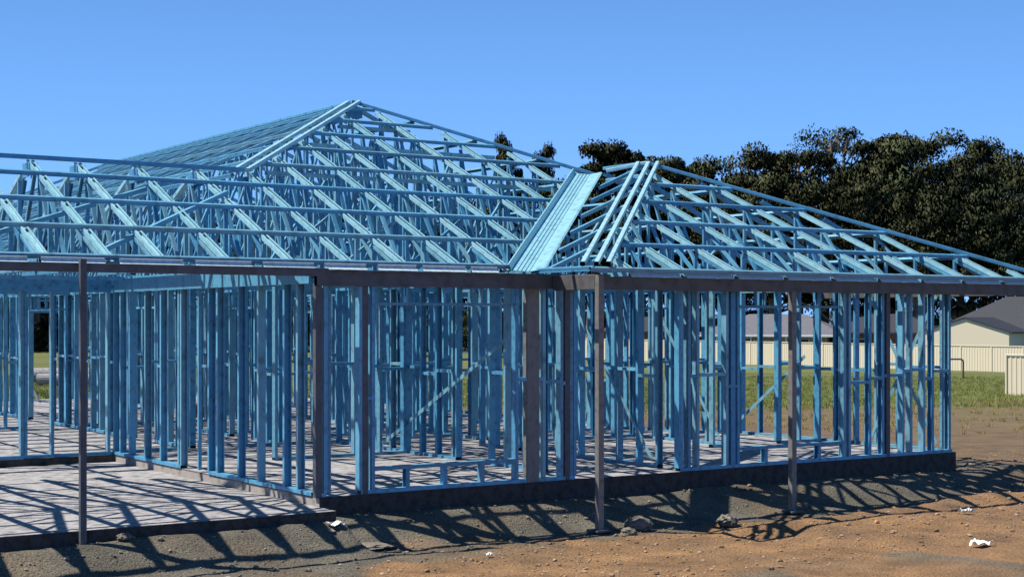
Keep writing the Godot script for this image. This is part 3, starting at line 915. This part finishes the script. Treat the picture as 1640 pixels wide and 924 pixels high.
func build_small() -> void:
	var on := func(u: float, v: float) -> Vector3: return Vector3(u, ground_height(u, v), -v)
	var o := put(self, "plastic_scrap", crumpled(2, 0.16, 0.12, 0.05), M.white, Transform3D(Basis.IDENTITY, on.call(7.15, 13.82)))
	tag(o, "white plastic scrap lying in the roof's shadow beside a low heap of mortar", "litter")
	o = put(self, "mortar_heap", lump(5, 0.3, 0.03, 0.2, 0.5), M.stone, Transform3D(Basis.IDENTITY, on.call(7.4, 13.68)))
	tag(o, "low grey heap of spilt mortar on the gravel before the front corner", "heap")
	o = put(self, "plastic_scrap", crumpled(9, 0.22, 0.14, 0.07), M.white, Transform3D(Basis.IDENTITY, on.call(12.75, 10.35)))
	tag(o, "white crumpled plastic scrap on sunny orange dirt at the far right", "litter")
	o = put(self, "plastic_scrap", crumpled(14, 0.16, 0.12, 0.08), M.white, Transform3D(Basis.IDENTITY, on.call(14.35, 11.85)))
	tag(o, "small white scrap on the dirt bank under the right end of the porch", "litter")
	o = put(self, "paper_scrap", crumpled(19, 0.07, 0.06, 0.05), M.white, Transform3D(Basis.IDENTITY, on.call(8.3, 12.75)))
	tag(o, "tiny white scrap on the gravel edge before the window", "litter")
	for q in [[10.72, 13.42, 0.17, 31, "grey rock at the foot of the left porch post"], [10.45, 13.25, 0.09, 37, "small rock in front of the left porch post"], [11.9, 13.25, 0.14, 41, "flat grey rock on the trench edge between the porch posts"], [5.0, 13.95, 0.07, 44, "small stone beside the foot of the patio post"]]:
		o = put(self, "rock", lump(q[3], q[2], q[2] * 0.6, q[2] * 0.8, 0.4), M.stone, Transform3D(Basis(Vector3.UP, q[3]), on.call(q[0], q[1])))
		tag(o, q[4], "rock", "rocks before the slab")
	o = put(self, "cement_bag", lump(51, 0.42, 0.17, 0.26, 0.3), M.greybrown, Transform3D(Basis(Vector3.UP, 0.6), W(11.4, 28.0, 0.0)))
	tag(o, "grey slumped bag lying on the floor slab deep inside the house", "bag")
	var p := base("timber_prop", W(10.35, 35.2, 0))
	tag(p, "short white prop leaning on the floor at the far left doorway", "prop")
	mem(p, "prop_bar", "rail", Vector3(0.25, 0, 0), Vector3(-0.2, 0.75, 0.1), Vector3(0, 0, 1), M.white, Vector3.ZERO)

# ---------------------------------------------------------------- trees
func leaf_mat(c: Color) -> StandardMaterial3D:
	var m := mat(c, 0.7)
	m.vertex_color_use_as_albedo = true
	m.metallic_specular = 0.2
	m.backlight_enabled = true
	m.backlight = Color(0.06, 0.07, 0.03)
	return m

func make_tree(seed_: int, h: float, spread: float, clumps: int, per: int, low: float, dense: float) -> Array:   # [trunk mesh, crown mesh], standing on y = 0
	var r := RandomNumberGenerator.new()
	r.seed = seed_
	var tk := begin()
	var lean := Vector3(r.randf_range(-0.6, 0.6), 0, r.randf_range(-0.6, 0.6))
	var path := [Vector3(0, -0.3, 0), Vector3(0.05, h * 0.2, 0) + lean * 0.2, Vector3(0, h * 0.45, 0) + lean * 0.6, Vector3(0.1, h * 0.7, 0) + lean, Vector3(0, h * 0.92, 0) + lean * 1.2]
	var taper := func(pts: Array, r0: float, r1: float) -> void:
		var rings := []
		for i in pts.size():
			var d: Vector3 = (pts[mini(i + 1, pts.size() - 1)] - pts[maxi(i - 1, 0)]).normalized()
			var s := d.cross(Vector3(0.3, 0.1, 1)).normalized()
			var t := s.cross(d)
			var rad := lerpf(r0, r1, float(i) / (pts.size() - 1))
			var ring := []
			for k in 7:
				var a := TAU * k / 7
				ring.append(pts[i] + (s * cos(a) + t * sin(a)) * rad)
			rings.append(ring)
		for i in pts.size() - 1:
			for k in 7: quad(tk, rings[i][k], rings[i][(k + 1) % 7], rings[i + 1][(k + 1) % 7], rings[i + 1][k])
	taper.call(path, 0.30 + h * 0.008, 0.06)
	var pos := PackedVector3Array(); var nrm := PackedVector3Array(); var col := PackedColorArray()
	for c in clumps:
		var f := pow(r.randf(), 0.75)
		var y := lerpf(low, 0.96, f) * h
		var reach := spread * (0.35 + 0.75 * sin(PI * clampf(0.12 + f * 0.86, 0, 1)))
		var a := r.randf() * TAU
		var q := reach * sqrt(r.randf())
		var cen := Vector3(cos(a) * q, y, sin(a) * q) + lean
		var from: Vector3 = Vector3(0, clampf(y - q * 0.8 - 0.6, h * 0.25, h * 0.9), 0) + lean * 0.8
		if c % 2 == 0: taper.call([from, from.lerp(cen, 0.55) + Vector3(0, -0.25, 0), cen], 0.10, 0.03)
		var size := r.randf_range(0.55, 1.15) * spread * 0.32
		var tone := r.randf_range(0.6, 1.5)
		var warm := r.randf_range(-0.15, 0.12)
		for k in per:
			var d := Vector3(r.randfn(), r.randfn() * 0.62, r.randfn())
			d = d.normalized() * pow(r.randf(), 0.45) * size
			d.y *= 0.72
			var p := cen + d
			var s := r.randf_range(0.11, 0.22) * dense
			var ax := Vector3(r.randfn(), r.randfn() * 0.6, r.randfn()).normalized()
			var down := (Vector3(r.randfn() * 0.5, -1, r.randfn() * 0.5)).normalized()
			var nn := (d.normalized() + Vector3.UP * 0.5 + ax * 0.6).normalized()
			var v := [p - ax * s * 0.5, p + ax * s * 0.5, p + down * s * 1.5]
			var g := tone * r.randf_range(0.85, 1.15)
			for w in v:
				pos.append(w); nrm.append(nn)
				col.append(Color(0.049 * g * (1 + warm), 0.058 * g, 0.031 * g))
	var arr := []
	arr.resize(Mesh.ARRAY_MAX)
	arr[Mesh.ARRAY_VERTEX] = pos; arr[Mesh.ARRAY_NORMAL] = nrm; arr[Mesh.ARRAY_COLOR] = col
	var am := ArrayMesh.new()
	am.add_surface_from_arrays(Mesh.PRIMITIVE_TRIANGLES, arr)
	return [tk.commit(), am]

func build_trees() -> void:
	var kinds := [make_tree(11, 16, 4.0, 36, 460, 0.42, 1.0), make_tree(12, 16, 3.2, 36, 460, 0.36, 1.0), make_tree(13, 16, 4.8, 60, 420, 0.25, 1.0), make_tree(14, 16, 3.4, 30, 70, 0.42, 0.8), make_tree(15, 16, 4.0, 54, 420, 0.24, 1.0), make_tree(16, 16, 5.2, 66, 380, 0.08, 1.1), make_tree(17, 16, 6.5, 80, 220, 0.02, 1.25)]
	var leaf := leaf_mat(Color(1, 1, 1))
	var r := RandomNumberGenerator.new()
	r.seed = 5
	# photo column, distance, height of the top above the ground, kind
	var list := [
		[-0.4, 180, 25.3, 1, "thin tufted gum tree poking up just above the main hip, left of the next"],
		[4.1, 178, 24.0, 1, "small tufted gum tree above the main hip, just left of the valley gutter"],
		[8.1, 160, 21.9, 1, "rounded gum tree rising behind the top of the wide valley gutter"],
		[10.6, 158, 21.7, 1, "tall round-headed gum tree behind the peak of the porch wing roof"],
		[15.4, 168, 21.4, 4, "dark bushy gum tree just right of the porch wing peak"],
		[18.6, 166, 20.8, 2, "low broad gum tree above the upper right hip of the porch wing"],
		[20.7, 164, 20.8, 0, "domed gum tree left of the notch of sky in the treeline"],
		[26.3, 154, 20.9, 2, "broad gum tree right of the notch of sky in the treeline"],
		[28.6, 152, 20.3, 4, "bushy gum tree at the foot of the tall wispy tree"],
		[32.0, 158, 23.4, 3, "tall wispy gum tree with bare tufts against the sky"],
		[34.6, 158, 23.1, 3, "second tall wispy gum tree, thinner and right of the first"],
		[36.3, 156, 22.0, 1, "narrow gum tree just right of the two wispy trees"],
		[38.4, 154, 22.0, 4, "bushy dark gum tree, the highest of the dense stand"],
		[40.8, 152, 21.8, 2, "broad dense gum tree left of the gap in the dense stand"],
		[48.7, 158, 22.2, 0, "dome-topped gum tree standing alone above the right end of the treeline"],
		[44.0, 150, 19.1, 5, "low dark spreading tree filling the gap left of the dome-topped gum"],
		[51.4, 154, 20.0, 5, "spreading dark tree cut by the right edge of the picture"],
		[54.4, 152, 20.3, 4, "bushy gum tree beyond the right edge, its branches reaching in"],
		[29.5, 148, 17.0, 5, "low dark tree under the tall wispy gum tree"],
		[34.7, 147, 16.6, 4, "dark lower tree in front of the dense stand, left of its middle"],
		[38.6, 146, 16.1, 5, "dark low-branched tree in front of the dense stand, above the brick house"],
		[44.3, 148, 16.2, 2, "dark broad tree behind the cream gable"],
		[47.9, 147, 15.8, 5, "dark low tree behind the slate-grey roof at the right edge"],
		[27.0, 156, 16.9, 5, "low dark tree behind the pale grey roof"],
		[24.1, 162, 18.5, 4, "low bushy tree beneath the notch of sky"],
		[19.2, 160, 17.3, 5, "low spreading tree behind the right slope of the porch wing"],
		[13.8, 162, 18.0, 5, "low spreading tree hidden behind the porch wing's hip rafters"],
		[9.0, 164, 18.3, 4, "low bushy tree behind the strip of short rafters"],
		[5.1, 168, 19.0, 5, "low spreading tree behind the valley gutter's left side"],
		[1.4, 170, 18.8, 2, "low broad tree seen through the main hip's right slope"],
		[-3.9, 172, 18.3, 6, "low shrubby tree seen through the front slope left of the valley"],
		[-9.0, 170, 17.4, 6, "low shrubby tree behind the middle of the front roof slope"],
		[-14.7, 172, 18.0, 6, "low shrubby tree behind the roof below the main peak"],
		[-20.1, 170, 17.1, 6, "low shrubby tree seen between the studs behind the front corner post"],
		[-25.9, 172, 17.6, 6, "low shrubby tree behind the right half of the patio side wall"],
		[-31.1, 170, 16.8, 6, "low shrubby tree behind the middle of the patio side wall"],
		[-37.1, 172, 17.6, 6, "low shrubby tree behind the left half of the patio side wall"],
		[-42.2, 170, 16.8, 6, "low shrubby tree behind the far corner of the patio"],
		[-47.2, 168, 16.9, 6, "low shrubby tree behind the slim patio post"],
		[-51.5, 166, 17.1, 6, "low shrubby tree framed by the tall doorway at far left"],
		[-57.4, 170, 17.1, 6, "low shrubby tree at the left edge, behind the studs"],
		[-62.3, 170, 17.4, 6, "low shrubby tree beyond the left edge"],
	]
	var tops := []
	for c in kinds: tops.append(c[1].get_aabb().end.y * 0.985)
	for q in list:
		var s: float = q[1]
		var p := at_view(s, q[0], -1.55)
		var t := base("gum_tree", p, r.randf() * TAU)
		var k: float = q[2] / tops[q[3]]
		var w: float = k * r.randf_range(0.9, 1.12) * (0.42 if absf(q[0]) < 4.6 and q[3] == 1 else 1.0)
		put(t, "trunk", kinds[q[3]][0], M.bark, Transform3D(Basis.from_scale(Vector3(w, k, w)), Vector3.ZERO))
		put(t, "crown", kinds[q[3]][1], leaf, Transform3D(Basis.from_scale(Vector3(w, k, w)), Vector3.ZERO))
		tag(t, q[4], "tree", "gum trees behind the fence")

	var xfs := []; var cols := PackedColorArray()
	while xfs.size() < 170:
		var s := r.randf_range(160, 192)
		var p := at_view(s, r.randf_range(-0.42, 0.42) * s, -1.6)
		var z := r.randf_range(0.16, 0.36)
		xfs.append(Transform3D(Basis(Vector3.UP, r.randf() * TAU).scaled(Vector3(z * 1.3, z, z * 1.3)), p))
		cols.append(Color(1, 1, 1))
	multi("undergrowth", kinds[6][1], leaf, xfs, cols, "dark scrub under the gum trees far behind the fence")

# ---------------------------------------------------------------- scene
func _ready() -> void:
	rng.seed = 1
	var cam := Camera3D.new()
	cam.name = "camera"
	cam.position = Vector3(0, 1.85, 0)
	cam.rotation.y = -0.592
	cam.projection = Camera3D.PROJECTION_FRUSTUM
	cam.near = 0.1
	cam.far = 2000
	cam.size = 0.1 * 924 / 2457.0
	cam.frustum_offset = Vector2(0, 0.1 * 51.5 / 2457.0)
	add_child(cam)
	var env := Environment.new()
	env.background_mode = Environment.BG_SKY
	var sm := ProceduralSkyMaterial.new()
	sm.sky_top_color = lin(0.008, 0.060, 0.185)
	sm.sky_horizon_color = lin(0.195, 0.435, 0.93)
	sm.sky_curve = 0.17
	sm.ground_bottom_color = lin(0.10, 0.08, 0.06)
	sm.ground_horizon_color = lin(0.30, 0.35, 0.40)
	sm.sun_angle_max = 0.0
	var sky := Sky.new()
	sky.sky_material = sm
	env.sky = sky
	env.tonemap_mode = Environment.TONE_MAPPER_LINEAR
	env.tonemap_exposure = 1.65
	env.sdfgi_enabled = true
	env.ssao_enabled = true
	env.ssil_enabled = true
	var we := WorldEnvironment.new()
	we.name = "world_environment"
	we.environment = env
	add_child(we)
	var sun := DirectionalLight3D.new()
	sun.name = "sun"
	sun.light_energy = 1.6
	sun.light_color = Color(1.0, 0.965, 0.90)
	sun.light_angular_distance = 0.5
	sun.shadow_enabled = true
	add_child(sun)
	sun.look_at_from_position(Vector3.ZERO, Vector3(0.52, -1.0, 0.33), Vector3.UP)
	make_profiles()
	profiles.gusset = box_mesh(0.26, 0.16, 0.003, 0.001)
	make_materials()
	build_ground()
	build_house()
	build_far()
	build_trees()
	scatter()
	build_small()
